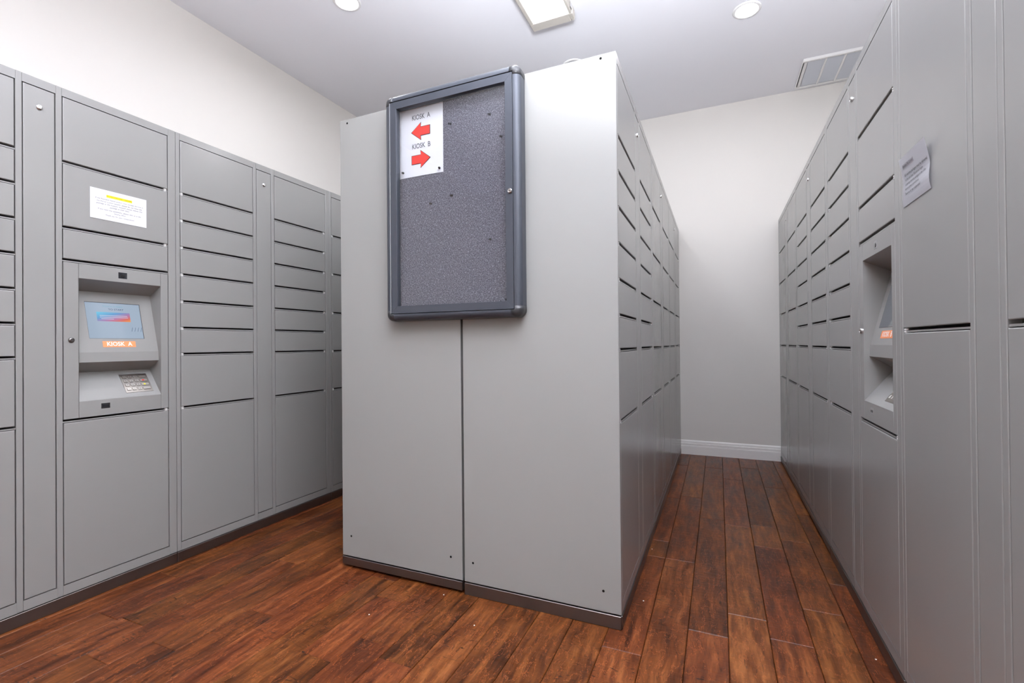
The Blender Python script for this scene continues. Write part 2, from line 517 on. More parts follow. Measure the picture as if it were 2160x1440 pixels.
# joints read from the photograph: row index -> y of the plank ends
known = {-15: [-0.633], -12: [-0.661], -11: [-0.400], -8: [-0.505, -0.143], -7: [-0.374], 0: [1.565, 0.62], 1: [0.095, 1.213, 2.362],
         2: [0.251, 1.155], 3: [0.92, 1.20], -1: [0.808, 0.62], 4: [0.387, 1.044], 5: [0.635]}
def plank_mesh(w, l):
    bm = boxes((-w/2+0.0007, w/2-0.0007, -l/2+0.0006, l/2-0.0006, -0.012, 0.0))
    top = [e for e in bm.edges if all(abs(v.co.z) < 1e-6 for v in e.verts)]
    bmesh.ops.bevel(bm, geom=top, offset=0.0020, segments=1, affect='EDGES', profile=0.5)
    return mesh_of(bm, 'floor_plank', M['wood'])
plank_cache = {}
k0 = math.floor((XW_L-PL_X0)/PL_W)
k1 = math.ceil((XW_R-PL_X0)/PL_W)
for k in range(k0, k1):
    xa, xb = max(PL_X0+k*PL_W, XW_L), min(PL_X0+(k+1)*PL_W, XW_R)
    if xb-xa < 0.02:
        continue
    ys = sorted(known.get(k, []))
    if not ys:
        ys = [random.uniform(-0.6, 0.6)]
    while ys[-1] < Y_BACK-0.25:
        ys.append(ys[-1]+random.uniform(0.55, 1.45))
    while ys[0] > Y_FRONT+0.25:
        ys.insert(0, ys[0]-random.uniform(0.6, 1.5))
    ys[0], ys[-1] = Y_FRONT, Y_BACK
    for ya, yb in zip(ys, ys[1:]):
        if yb-ya < 0.02:
            continue
        key = (round(xb-xa, 4), round(yb-ya, 4))
        if key not in plank_cache:
            plank_cache[key] = plank_mesh(*key)
        place('floor_plank', plank_cache[key], floor, ((xa+xb)/2, (ya+yb)/2, random.uniform(-0.0004, 0.0)))

# ------------------------------------------------------------------ locker cabinets
# local frame of a cabinet: x along its front (0 .. UNIT_W), y into the cabinet, z up, front face at y = 0
COL1, PANEL, COL2 = (0.0210, 0.3885), (0.4118, 0.4990), (0.5230, 0.8905)
KICK = 0.047
TOP, BOT = 1.922, 0.087
GAP = 0.0135
PAT = {
    'small': [1.686, 1.562, 1.438, 1.314, 1.190, 1.068, 0.948, 0.703],
    'medium': [1.682, 1.437, 1.190, 0.946, 0.704],
    'tall': [1.004],
    'kiosk': [1.684, 1.437, 1.314, 0.705],
}
door_cache, hinge_cache = {}, {}

def door_mesh(w, h):
    key = (round(w, 4), round(h, 4))
    if key not in door_cache:
        bm = bmesh.new()
        add_box(bm, -w/2, w/2, 0.0, 0.020, 0.0, h)
        fr = [e for e in bm.edges if all(abs(v.co.y) < 1e-6 for v in e.verts)]
        bmesh.ops.bevel(bm, geom=fr, offset=0.0024, segments=2, affect='EDGES', profile=0.5)
        door_cache[key] = mesh_of(bm, 'door', M['paint'])
    return door_cache[key]

def hinge_mesh():
    if 'h' not in hinge_cache:
        bm = bmesh.new()
        for z0, z1 in ((0.0010, 0.0062), (0.0076, 0.0122)):
            add_lathe(bm, [(0.0, z0), (0.0062, z0), (0.0068, z0+0.0008), (0.0068, z1-0.0012), (0.0050, z1), (0.0, z1)], 12)
        add_lathe(bm, [(0.0028, 0.0004), (0.0028, 0.0132)], 10)
        hinge_cache['h'] = mesh_of(bm, 'hinge', M['hinge'], smooth=False)
    return hinge_cache['h']

def lock_mesh(r=0.0085, depth=0.006):
    bm = bmesh.new()
    add_lathe(bm, [(r*1.15, 0.0), (r*1.15, depth*0.45), (r*0.95, depth*0.8), (r*0.62, depth), (r*0.55, depth*0.82), (r*0.50, depth*0.8), (0.0, depth*0.8)], 20, FRONT)
    add_box(bm, -r*0.10, r*0.10, -depth*0.86, -depth*0.78, -r*0.38, r*0.38)
    return mesh_of(bm, 'lock', M['chrome'], smooth=False)
LOCK = lock_mesh()
LOCK_DARK = LOCK.copy()
LOCK_DARK.materials.clear(); LOCK_DARK.materials.append(M['lock_dark'])

def cabinet(label, loc, rotz, left, right, scale_h, raised=0.0, end=None, group='parcel locker cabinets'):
    c = thing('locker_cabinet', label, 'locker', loc, rotz, group)
    s = scale_h
    H = 1.956*s
    W = UNIT_W-0.0016
    x0 = 0.0008
    zb = KICK
    top, bot = TOP*s, BOT*s
    # carcass and face frame as one welded body
    bm = bmesh.new()
    d = UNIT_D
    B = lambda *a, bev=0.0: add_box(bm, *a, bev=bev)
    B(x0, x0+0.0015, 0.02, d, zb, H); B(x0+W-0.0015, x0+W, 0.02, d, zb, H)
    B(x0, x0+W, d-0.002, d, zb, H)
    B(x0, x0+W, 0.02, d, H-0.0015, H); B(x0, x0+W, 0.02, d, zb, zb+0.0015)
    e = 0.0028                                           # reveal between door and frame
    stiles = [(x0, COL1[0]-e), (COL1[1]+e, PANEL[0]-e), (PANEL[1]+e, COL2[0]-e), (COL2[1]+e, x0+W)]
    for a, b in stiles:
        B(a, b, 0.0, 0.022, zb+0.001, H, bev=0.0014)
    for a, b in ((COL1[0]-e, COL1[1]+e), (PANEL[0]-e, PANEL[1]+e), (COL2[0]-e, COL2[1]+e)):
        B(a, b, 0.0003, 0.022, top+e, H-0.0006)
        B(a, b, 0.0003, 0.022, zb+0.0015, bot-e)
    # partition walls beside the service duct
    B(COL1[1]+e, COL1[1]+e+0.001, 0.022, d, zb, H); B(COL2[0]-e-0.001, COL2[0]-e, 0.022, d, zb, H)
    for (a, b), pat in ((COL1, left), (COL2, right)):
        for z in PAT[pat]:
            z *= s
            # shelf edge seen inside each gap between two doors
            B(a-e, b+e, 0.0035, 0.020, z-0.0115, z-0.0070)
            B(a-e, b+e, 0.020, d-0.02, z-0.0105, z-0.0095)
    obj('cabinet_frame', bm, M['paint'], c)
    # doors
    for (a, b), pat, side in ((COL1, left, -1), (COL2, right, 1)):
        cuts = [top] + [z*s for z in PAT[pat]] + [bot]
        for i in range(len(cuts)-1):
            up = cuts[i] if i == 0 else cuts[i]-GAP
            lo = cuts[i+1]
            if pat == 'kiosk' and i == 3:
                continue
            do = place('door', door_mesh(b-a, up-lo), c, ((a+b)/2, 0.0, lo))
            if i > 0:
                hx = side*((b-a)/2-0.0072)
                place('hinge', hinge_mesh(), do, (hx, 0.0072, up-lo))
    # narrow service panel with its lock
    p = place('service_panel', door_mesh(PANEL[1]-PANEL[0], top-bot), c, ((PANEL[0]+PANEL[1])/2, 0.0002, bot))
    place('lock', LOCK, p, (0.0, 0.0, 1.8515*s-bot))
    # plinth
    kb = raised
    kz = KICK-0.0015
    bm = boxes((x0+0.0006, x0+W-0.0006, -0.003, 0.010, kb, kz), bev=0.0016)
    add_box(bm, x0+0.0006, x0+W-0.0006, d-0.012, d, kb, kz)
    add_box(bm, x0+0.0006, x0+0.012, 0.010, d-0.012, kb, kz)
    add_box(bm, x0+W-0.012, x0+W-0.0006, 0.010, d-0.012, kb, kz)
    obj('plinth', bm, M['kick'], c)
    if raised > 0:
        for fx in (0.06, W-0.06):
            for fy in (0.06, d-0.06):
                bm = bmesh.new()
                add_lathe(bm, [(0.0, 0.0), (0.018, 0.0), (0.018, 0.006), (0.006, 0.009), (0.006, zb), (0.0, zb)], 14)
                obj('leveling_foot', bm, M['rubber'], c, (fx, fy, 0.0))
    if end is not None:
        xa, xb, holes = end        # side panel screwed on the short end of the cabinet
        sgn = -1 if xa < 0.1 else 1
        t = 0.0035
        ex0, ex1 = (xa-t, xa) if sgn < 0 else (xb, xb+t)
        pe = obj('end_panel', boxes((ex0, ex1, 0.0005, d-0.0005, zb+0.003, H), bev=0.0009), M['end'], c)
        for hy, hz in holes:
            bm = bmesh.new()
            mt = Matrix.Translation((ex0-0.0003 if sgn < 0 else ex1+0.0003, hy, hz)) @ Matrix.Rotation(sgn*PI/2, 4, 'Y')
            add_lathe(bm, [(0.0044, -0.001), (0.0044, 0.0002), (0.0, 0.0002)], 14, mt)
            obj('screw_hole', bm, M['slot'], pe)  # black disc painted for the dark inside of the hole
        obj('end_plinth', boxes((ex0-0.003, ex1+0.003, 0.0005, d-0.0005, kb, kz), bev=0.0016), M['kick'], c)
    return c

RL, RR = PI/2, -PI/2
SL, SI, SR = 1.0, 1.009, 1.004
yl = -0.2654
cab_ka = cabinet('grey parcel locker cabinet with the KIOSK A terminal built in', (X_LEFT, yl-UNIT_W, 0), RL, 'small', 'kiosk', SL)
cabinet('grey parcel locker cabinet directly beyond the KIOSK A cabinet, two columns of small doors', (X_LEFT, yl, 0), RL, 'small', 'small', SL)
cabinet('grey locker cabinet mostly hidden behind the island, last in view of the KIOSK A row', (X_LEFT, yl+UNIT_W, 0), RL, 'medium', 'medium', SL)
# island: two ranks back to back
cabinet('grey island locker cabinet at the near end facing KIOSK B, end panel with screw holes', (X_ISL_R, 0.0036, 0), RL, 'small', 'small', SI,
        end=(0.0, 0, [(0.052, 1.960), (0.570, 1.960), (0.570, 0.127), (0.061, 0.121)]))
cabinet('grey island locker cabinet in the middle of the rank facing KIOSK B', (X_ISL_R, 0.0036+UNIT_W, 0), RL, 'medium', 'medium', SI)
cabinet('grey island locker cabinet facing KIOSK B, the one against the back wall', (X_ISL_R, 0.0036+2*UNIT_W, 0), RL, 'medium', 'medium', SI)
i_l = cabinet('grey island locker cabinet nearest KIOSK A, its end panel above a slightly raised plinth', (X_ISL_L, 0.0036+UNIT_W, 0), RR, 'small', 'small', SI, raised=0.011,
              end=(UNIT_W, UNIT_W, [(0.042, 1.957), (0.555, 1.957), (0.049, 0.138), (0.555, 0.134)]))
cabinet('grey island locker cabinet, second in the rank facing the KIOSK A row', (X_ISL_L, 0.0036+2*UNIT_W, 0), RR, 'medium', 'medium', SI, raised=0.011)
cabinet('grey island locker cabinet facing the KIOSK A row, the one by the back wall', (X_ISL_L, 0.0036+3*UNIT_W, 0), RR, 'medium', 'medium', SI, raised=0.011)
# row along the right wall (local x runs towards the camera)
yr = -0.005
cabinet('grey locker cabinet with two tall doors per column, a paper notice taped on it', (X_RIGHT, yr, 0), RR, 'tall', 'tall', SR)
cab_kb = cabinet('grey parcel locker cabinet with the KIOSK B terminal built in', (X_RIGHT, yr+UNIT_W, 0), RR, 'small', 'kiosk', SR)
cabinet('grey parcel locker cabinet directly beyond the KIOSK B cabinet, two columns of small doors', (X_RIGHT, yr+2*UNIT_W, 0), RR, 'small', 'small', SR, raised=0.011)
cabinet('grey locker cabinet farthest along the KIOSK B row, against the back wall', (X_RIGHT, yr+3*UNIT_W, 0), RR, 'medium', 'medium', SR, raised=0.011)

# ------------------------------------------------------------------ kiosk terminals
# local frame: x from the left edge of the door column, y into the cabinet, z absolute height / scale
def kiosk(letter, label, cabloc, rotz, s, ink):
    off = Vector((COL2[0], 0, 0))
    R = Matrix.Rotation(rotz, 3, 'Z')
    loc = Vector(cabloc) + R @ off
    k = thing('kiosk_terminal', label, 'kiosk', loc, rotz, 'kiosk terminals')
    w = COL2[1]-COL2[0]
    zt, zbt = 1.314*s-GAP, 0.705*s
    ot, ob = 1.2435*s, 0.768*s            # opening
    ox0, ox1 = 0.0465, 0.3375
    prof = [(0.0, ot), (0.080, 1.2035*s), (0.018, 0.957*s), (0.0155, 0.918*s), (0.085, 0.877*s), (0.0, ob)]
    # face plate and recess
    bm = bmesh.new()
    g = 0.0006
    B = lambda *a, bev=0.0: add_box(bm, *a, bev=bev)
    B(0.0, ox0-g, 0.0, 0.018, zbt, zt, bev=0.0012)
    B(ox1+g, w, 0.0, 0.018, zbt, zt, bev=0.0012)
    B(ox0, ox1, 0.0, 0.018, ot, zt, bev=0.0012)
    B(ox0, ox1, 0.0, 0.018, zbt, ob, bev=0.0012)
    obj('face_plate', bm, M['paint'], k)
    bm = bmesh.new()
    for a, b in zip(prof, prof[1:]):
        quad(bm, [(ox0, a[0], a[1]), (ox1, a[0], a[1]), (ox1, b[0], b[1]), (ox0, b[0], b[1])])
    bmesh.ops.remove_doubles(bm, verts=bm.verts, dist=1e-6)
    for x in (ox0, ox1):
        quad(bm, [(x, 0.0, ot), (x, 0.12, ot), (x, 0.12, ob), (x, 0.0, ob)])
    o = obj('recess', bm, M['paint'], k)
    # sloped display panel frame
    P = Vector((0, prof[1][0], prof[1][1])); Q = Vector((0, prof[2][0], prof[2][1]))
    ev = (Q-P).normalized()
    nv = Vector((1, 0, 0)).cross(-ev)                   # x * up = outward
    def on(P, ev, nv, x, along, lift=0.0):
        v = P + ev*along + nv*lift
        return Matrix(((1, 0, nv.x, ox0+x), (0, -ev.y, nv.y, v.y), (0, -ev.z, nv.z, v.z), (0, 0, 0, 1)))
    def plate(P, ev, nv, x0, x1, a0, a1, z0, z1, bev=0.0):
        bm = bmesh.new()
        add_box(bm, 0, x1-x0, -(a1-a0), 0, z0, z1, bev)
        bmesh.ops.transform(bm, matrix=on(P, ev, nv, x0, a0), verts=bm.verts)
        return bm
    sc = plate(P, ev, nv, 0.047, 0.243, 0.043, 0.197, -0.001, 0.0004)
    scr = obj('screen', plate(P, ev, nv, 0.0475, 0.2405, 0.0455, 0.1968, 0.0004, 0.0012), M['screen'] if ink else M['screen_dim'], k)
    obj('screen_bezel', sc, M['black'], k)
    if ink:
      obj('banner', plate(P, ev, nv, 0.082, 0.200, 0.085, 0.124, 0.0012, 0.0014), M['banner'], scr)
      mk = bmesh.new()
      for a, x0, x1 in ((0.0985, 0.092, 0.190), (0.1055, 0.092, 0.192), (0.1125, 0.096, 0.140)):
          b2 = plate(P, ev, nv, x0, x1, a, a+0.0022, 0.0014, 0.0016)
          me = bpy.data.meshes.new('t'); b2.to_mesh(me); b2.free(); mk.from_mesh(me); bpy.data.meshes.remove(me)
      obj('banner_lines', mk, M['display_white'], scr)
      mk = bmesh.new()
      for i in range(4):
          x = 0.198+i*0.0115
          b2 = bmesh.new()
          quad(b2, [(0, 0, 0), (0.0012, 0, 0), (0.0062, 0.018, 0), (0.0050, 0.018, 0)])
          bmesh.ops.transform(b2, matrix=on(P, ev, nv, x, 0.166, 0.0014), verts=b2.verts)
          me = bpy.data.meshes.new('t'); b2.to_mesh(me); b2.free(); mk.from_mesh(me); bpy.data.meshes.remove(me)
      obj('slash_marks', mk, M['display_ink'], scr)
      place('lettering', text_mesh('lettering', 'TOUCH SCREEN', 0.0085, on(P, ev, nv, 0.141, 0.0600, 0.0014), M['display_teal'], width=0.070), scr)
      place('lettering', text_mesh('lettering', 'TO START', 0.0100, on(P, ev, nv, 0.152, 0.0725, 0.0014), M['display_ink'], width=0.055), scr)
    # orange name label
    lb = obj('name_label', plate(P, ev, nv, 0.089, 0.206, 0.2085, 0.2335, 0.0, 0.0006), M['orange'], k)
    place('lettering', text_mesh('lettering', 'KIOSK  '+letter, 0.0235, on(P, ev, nv, 0.1475, 0.2210, 0.0008), M['label_white'], width=0.090, bold=0.0004), lb)
    # keypad on the lower shelf
    P2 = Vector((0, prof[4][0], prof[4][1])); Q2 = Vector((0, prof[5][0], prof[5][1]))
    e2 = (Q2-P2).normalized(); n2 = Vector((1, 0, 0)).cross(-e2)
    kp = obj('keypad', plate(P2, e2, n2, 0.165, 0.269, 0.022, 0.117, -0.002, 0.0012, 0.0006), M['keypad'], k)
    kd = bmesh.new()
    add_box(kd, -0.0070, 0.0070, -0.0062, 0.0062, 0.0, 0.0026, 0.0010); km = mesh_of(kd, 'key', M['key'])
    kd = bmesh.new()
    add_box(kd, -0.0140, 0.0140, -0.0062, 0.0062, 0.0, 0.0026, 0.0010); kw = mesh_of(kd, 'key', M['key'])
    rows = ['123', '456', '789', '*0#']
    digits = bmesh.new()
    for r in range(4):
        for c in range(4):
            x = 0.165+0.014+c*0.0205+(0.006 if c == 3 else 0)
            a = 0.022+0.0165+r*0.0205
            q = place('key', kw if c == 3 else km, kp)
            q.matrix_local = on(P2, e2, n2, x, a, 0.0012)
            if c < 3:
                me = text_mesh('digit', rows[r][c], 0.0085, on(P2, e2, n2, x, a, 0.0040), M['ink_black'])
                digits.from_mesh(me); bpy.data.meshes.remove(me)
    obj('key_digits', digits, M['ink_black'], kp)
    obj('red_mark', plate(P2, e2, n2, 0.2405, 0.2485, 0.0565, 0.0610, 0.0038, 0.0041), M['red'], kp)
    obj('yellow_mark', plate(P2, e2, n2, 0.2405, 0.2475, 0.0765, 0.0825, 0.0038, 0.0041), M['yellow'], kp)
    # camera window, scanner window, lock
    cm = obj('camera_window', boxes((0.143-0.0155+0.05, 0.143+0.0155+0.05, -0.0006, 0.002, 1.2595*s, 1.2845*s), bev=0.0004), M['camglass'] if ink else M['camgrey'], k)
    bm = bmesh.new()
    add_lathe(bm, [(0.0072, 0.0), (0.0062, 0.0012), (0.0030, 0.0014), (0.0, 0.0016)], 16, front_at(0.193, -0.0006, 1.271*s))
    obj('camera_lens', bm, M['black'], cm)
    sw = obj('scanner_window', boxes((0.117, 0.147, -0.0006, 0.002, 0.7325*s, 0.7535*s), bev=0.0004), M['black'] if ink else M['camgrey'], k)
    obj('scanner_slot', boxes((0.121, 0.143, -0.0010, 0.0, 0.7385*s, 0.7455*s)), M['camglass'], sw)
    lo = place('lock', LOCK_DARK if ink else LOCK, k, (0.0225, 0.0, 1.005*s))
    return k

kiosk('A', 'grey kiosk terminal with a lit screen, keypad and orange KIOSK A label', (X_LEFT, yl-UNIT_W, 0), RL, SL, True)
kiosk('B', 'grey kiosk terminal in deep recess, orange KIOSK B label partly hidden', (X_RIGHT, yr+UNIT_W, 0), RR, SR, False)

# ------------------------------------------------------------------ bulletin board on the island end
BX0, BX1, BZ0, BZ1, BD = -0.932, -0.331, 1.073, 1.990, 0.053
Y_END = -0.0034
board = thing('bulletin_board', 'glazed bulletin board in slate metal frame hung on the island end panels', 'bulletin board', (0, Y_END, 0))
def rail_profile(r=0.0265):
    """cross-section (outwards u from the inner edge, y towards viewer) of the rounded outer rail"""
    pts = [(0.0, 0.0), (0.0, -BD+0.004), (0.0, -BD)]
    for i in range(9):
        a = PI/2*i/8
        pts.append((0.003+ (r-0.003)*math.sin(a), -BD+0.022 - 0.022*math.cos(a)))
    pts.append((r, 0.0))
    return pts
def straight_rail(axis, fixed, sgn, a, b):
    bm = bmesh.new()
    pr = rail_profile()
    mk = (lambda u, y, t: (fixed+sgn*u, y, t)) if axis == 'z' else (lambda u, y, t: (t, y, fixed+sgn*u))
    A = [bm.verts.new(mk(u, y, a)) for u, y in pr]
    Bv = [bm.verts.new(mk(u, y, b)) for u, y in pr]
    n = len(pr)
    for i in range(n):
        j = (i+1) % n
        bm.faces.new((A[i], A[j], Bv[j], Bv[i]))
    bm.faces.new(A); bm.faces.new(Bv[::-1])
    return bm
IX0, IX1, IZ0, IZ1 = BX0+0.0265, BX1-0.0265, BZ0+0.0265, BZ1-0.0265
CAPL = 0.014
def smooth_rail(o):
    for p in o.data.polygons:
        p.use_smooth = len(p.vertices) == 4
    return o
for nm, bm in (('side_rail', straight_rail('z', IX0, -1, IZ0+CAPL, IZ1-CAPL)), ('side_rail', straight_rail('z', IX1, 1, IZ0+CAPL, IZ1-CAPL)),
               ('top_rail', straight_rail('x', IZ1, 1, IX0+CAPL, IX1-CAPL)), ('bottom_rail', straight_rail('x', IZ0, -1, IX0+CAPL, IX1-CAPL))):
    o = obj(nm, bm, M['frame'], board)
    if nm == 'bottom_rail':
        lg = obj('brand_plate', boxes((-0.432, -0.385, -0.0415, -0.035, IZ0-0.0210, IZ0-0.0115)), M['black'], o)
        place('lettering', text_mesh('lettering', 'Quartet', 0.0095, front_at(-0.4085, -0.0418, IZ0-0.0162), M['brand'], width=0.038), o)
def corner_cap(cx, cz, sx, sz):
    bm = bmesh.new()
    pr = rail_profile(0.0272)
    steps = 8
    secs = [[bm.verts.new((cx-sx*CAPL, y, cz+sz*u)) for u, y in pr]]
    for i in range(steps+1):
        a = PI/2*i/steps
        secs.append([bm.verts.new((cx+sx*u*math.sin(a), y, cz+sz*u*math.cos(a))) for u, y in pr])
    secs.append([bm.verts.new((cx+sx*u, y, cz-sz*CAPL)) for u, y in pr])
    n = len(pr)
    for A, Bv in zip(secs, secs[1:]):
        for i in range(n):
            j = (i+1) % n
            bm.faces.new((A[i], A[j], Bv[j], Bv[i]))
    bm.faces.new(secs[0]); bm.faces.new(secs[-1][::-1])
    bmesh.ops.remove_doubles(bm, verts=bm.verts, dist=1e-6)
    return bm
for cx, sx in ((IX0, -1), (IX1, 1)):
    for cz, sz in ((IZ0, -1), (IZ1, 1)):
        obj('corner_cap', corner_cap(cx, cz, sx, sz), M['cap'], board, smooth=True)
# backing box and tweed panel
obj('back_pan', boxes((IX0, IX1, -0.006, -0.0005, IZ0, IZ1)), M['frame'], board)
obj('tweed_panel', boxes((IX0+0.004, IX1-0.004, -0.013, -0.006, IZ0+0.004, IZ1-0.004)), M['fabric'], board)
# hinged door: four mitred bars, glass, lock, hinge strip
dr = bpy.data.objects.new('hinged_door', None)
COL.objects.link(dr); dr.parent = board
DX0, DX1, DZ0, DZ1 = IX0+0.0035, IX1-0.0025, IZ0+0.0025, IZ1-0.0030
BW = 0.0295
def bar(corners, y0=-BD+0.001, y1=-BD+0.024):
    bm = bmesh.new()
    f = [bm.verts.new((x, y0, z)) for x, z in corners]
    b = [bm.verts.new((x, y1, z)) for x, z in corners]
    bm.faces.new(f); bm.faces.new(b[::-1])
    for i in range(4):
        j = (i+1) % 4
        bm.faces.new((f[i], b[i], b[j], f[j]))
    bmesh.ops.recalc_face_normals(bm, faces=bm.faces)
    es = [e for e in bm.edges if all(abs(v.co.y-y0) < 1e-6 for v in e.verts)]
    bmesh.ops.bevel(bm, geom=es, offset=0.0006, segments=1, affect='EDGES', profile=0.5)
    return bm
o4 = [(DX0, DZ0), (DX1, DZ0), (DX1, DZ1), (DX0, DZ1)]
i4 = [(DX0+BW, DZ0+BW), (DX1-BW, DZ0+BW), (DX1-BW, DZ1-BW), (DX0+BW, DZ1-BW)]
for i in range(4):
    j = (i+1) % 4
    obj('door_bar', bar([o4[i], o4[j], i4[j], i4[i]]), M['frame'], dr)
gp = obj('glass_pane', boxes((DX0+BW-0.004, DX1-BW+0.004, -BD+0.010, -BD+0.013, DZ0+BW-0.004, DZ1-BW+0.004)), M['glass'], dr)
obj('hinge_strip', boxes((IX0+0.0002, IX0+0.0030, -BD-0.0008, -BD+0.02, IZ0+0.004, IZ1-0.004)), M['silver_strip'], dr)
bm = bmesh.new()
add_lathe(bm, [(0.0088, 0.0), (0.0088, 0.005), (0.0070, 0.0075), (0.0062, 0.0075), (0.0058, 0.0066), (0.0, 0.0066)], 24, front_at(-0.3705, -BD+0.001, 1.529))
obj('lock', bm, M['chrome'], dr)
obj('keyhole', boxes((-0.3735, -0.3675, -BD-0.0060, -BD-0.0055, 1.5283, 1.5302)), M['slot'], dr)

# paper sign inside the board
YP = Y_END-0.0133
sign = thing('paper_sign', 'white paper sign with red arrows to KIOSK A and KIOSK B in the board', 'sign', (-0.776, YP, 1.80))
SX0, SX1, SZ0, SZ1 = -0.890, -0.675, 1.659, 1.938
rel = lambda x, z: (x+0.776, z-1.80)
bm = bmesh.new()
N = 8
for i in range(N):
    xa, xb = SX0+(SX1-SX0)*i/N, SX0+(SX1-SX0)*(i+1)/N
    ca, cb = -0.0015*math.sin(PI*i/N), -0.0015*math.sin(PI*(i+1)/N)
    quad(bm, [(xa+0.776, ca-0.0005, SZ0-1.8), (xb+0.776, cb-0.0005, SZ0-1.8), (xb+0.776, cb-0.0005, SZ1-1.8), (xa+0.776, ca-0.0005, SZ1-1.8)])
bmesh.ops.remove_doubles(bm, verts=bm.verts, dist=1e-6)
bmesh.ops.solidify(bm, geom=bm.faces[:], thickness=0.0004)
obj('sheet', bm, M['paper'], sign)
def arrow(pts):
    out = bmesh.new()
    quad_pts = [(x, -0.0022, z) for x, z in pts]
    out.faces.new([out.verts.new(p) for p in quad_pts])
    return out
def arrow_pts(tip, d, grow=0.0):
    x, z = tip
    g = grow
    hw, hl, sh, tl = 0.0335+g*1.6, 0.043+g, 0.0165+g, 0.086+g
    return [(x-d*g*1.6, z), (x+d*(hl), z+hw), (x+d*(hl-0.001-g*0.4), z+sh), (x+d*tl, z+sh), (x+d*tl, z-sh), (x+d*(hl-0.001-g*0.4), z-sh), (x+d*hl, z-hw)]
for tip, d in (((-0.822+0.776, 1.839-1.8), 1), ((-0.736+0.776, 1.726-1.8), -1)):
    for nm, g, y, m in (('arrow_outline', 0.0024, -0.0024, M['ink_black']), ('red_arrow', 0.0, -0.0032, M['red'])):
        bm = bmesh.new()
        vs = [bm.verts.new((x, y, z)) for x, z in arrow_pts(tip, d, g)]
        bm.faces.new(vs)
        obj(nm, bm, m, sign)
place('lettering', text_mesh('lettering', 'KIOSK  A', 0.0285, front_at(-0.7775+0.776, -0.0024, 1.8975-1.8), M['ink'], width=0.087, bold=0.0004), sign)
place('lettering', text_mesh('lettering', 'KIOSK  B', 0.0285, front_at(-0.7775+0.776, -0.0024, 1.7800-1.8), M['ink'], width=0.087, bold=0.0004), sign)

# push pins
def pin_mesh():
    bm = bmesh.new()
    add_lathe(bm, [(0.0006, -0.004), (0.0006, 0.0), (0.0045, 0.0), (0.0045, 0.0015), (0.0024, 0.003), (0.0020, 0.0075), (0.0036, 0.0095), (0.0040, 0.0105), (0.0, 0.0112)], 12, FRONT)
    return mesh_of(bm, 'push_pin', M['pin'], smooth=False)
PIN = pin_mesh()
pin_list = [(-0.640, 1.842, 0, 'black push pin near the top of the tweed, just beside the arrow sign'),
            (-0.468, 1.845, 0, 'black push pin high on the tweed, nearest the top rail on the lock side'),
            (-0.420, 1.752, 0, 'black push pin near the lock-side edge, below the highest pin'),
            (-0.636, 1.560, 0, 'black push pin mid-board, upper of two close together below the sign'),
            (-0.733, 1.540, 0, 'black push pin mid-board, lower of two close together below the sign'),
            (-0.470, 1.372, 0, 'lone black push pin in the lower half of the tweed'),
            (-0.866, 1.682, 1, 'black push pin in the bottom corner of the arrow sign by the hinge'),
            (-0.692, 1.676, 1, 'black push pin in the bottom corner of the arrow sign away from the hinge')]
for i, (x, z, onp, lb) in enumerate(pin_list):
    p = place('push_pin', PIN, None, (x, Y_END-(0.0150 if onp else 0.0130), z), (0.25, 0, -0.35+0.1*i))
    tag(p, lb, 'push pin', 'black push pins in the board')
# fallen pins on the ledge of the board door
for x, z, rot, lb in ((-0.4250, DZ0+BW+0.0015, (0.9, 0.3, 0.2), 'fallen push pin on the board ledge, farther from the lock-side corner'),
                      (-0.4010, DZ0+BW+0.0085, (0.2, 0.9, 0.4), 'fallen push pin propped on top of the little heap in the board corner'),
                      (-0.3900, DZ0+BW+0.0005, (1.2, 0.2, -0.6), 'fallen push pin deepest in the bottom corner of the board')):
    p = place('push_pin', PIN, None, (x, Y_END-0.022, z), rot)
    tag(p, lb, 'push pin', 'black push pins in the board')

# ------------------------------------------------------------------ taped notices
# KIOSK A notice: local frame like the cabinet (x along the front, -y outwards)
na = thing('notice', 'white notice with yellow highlighted heading taped above KIOSK A', 'notice', (X_LEFT+0.0006, -0.486, 1.549), RL)
obj('sheet', boxes((-0.0995, 0.0995, -0.0008, 0.0, -0.0600, 0.0600)), M['paper'], na)
obj('highlight', boxes((-0.0455, 0.0455, -0.0010, -0.0008, 0.0315, 0.0425)), M['yellow'], na)
place('lettering', text_mesh('lettering', 'ATTENTION MAIL CARRIERS', 0.0085, front_at(0, -0.0012, 0.0370), M['ink_black'], width=0.088), na)
linesA = [('If the Resident Name and/or Unit number are not in', 0.0225, 0.168), ('the Parcel Locker system, please do not leave the', 0.0125, 0.160),
          ('package in the lockers. Instead, please deliver the', 0.0030, 0.162), ('package to their door.', -0.0065, 0.070),
          ('If you have any questions, please visit us in the', -0.0190, 0.152), ('leasing office.', -0.0285, 0.041), ('Thank you for your cooperation!', -0.0400, 0.102)]
bm = bmesh.new()
for tx, z, wd in linesA:
    me = text_mesh('l', tx, 0.0082, front_at(0.002, -0.0012, z), M['ink'], width=wd)
    bm.from_mesh(me); bpy.data.meshes.remove(me)
obj('lettering', bm, M['ink'], na)

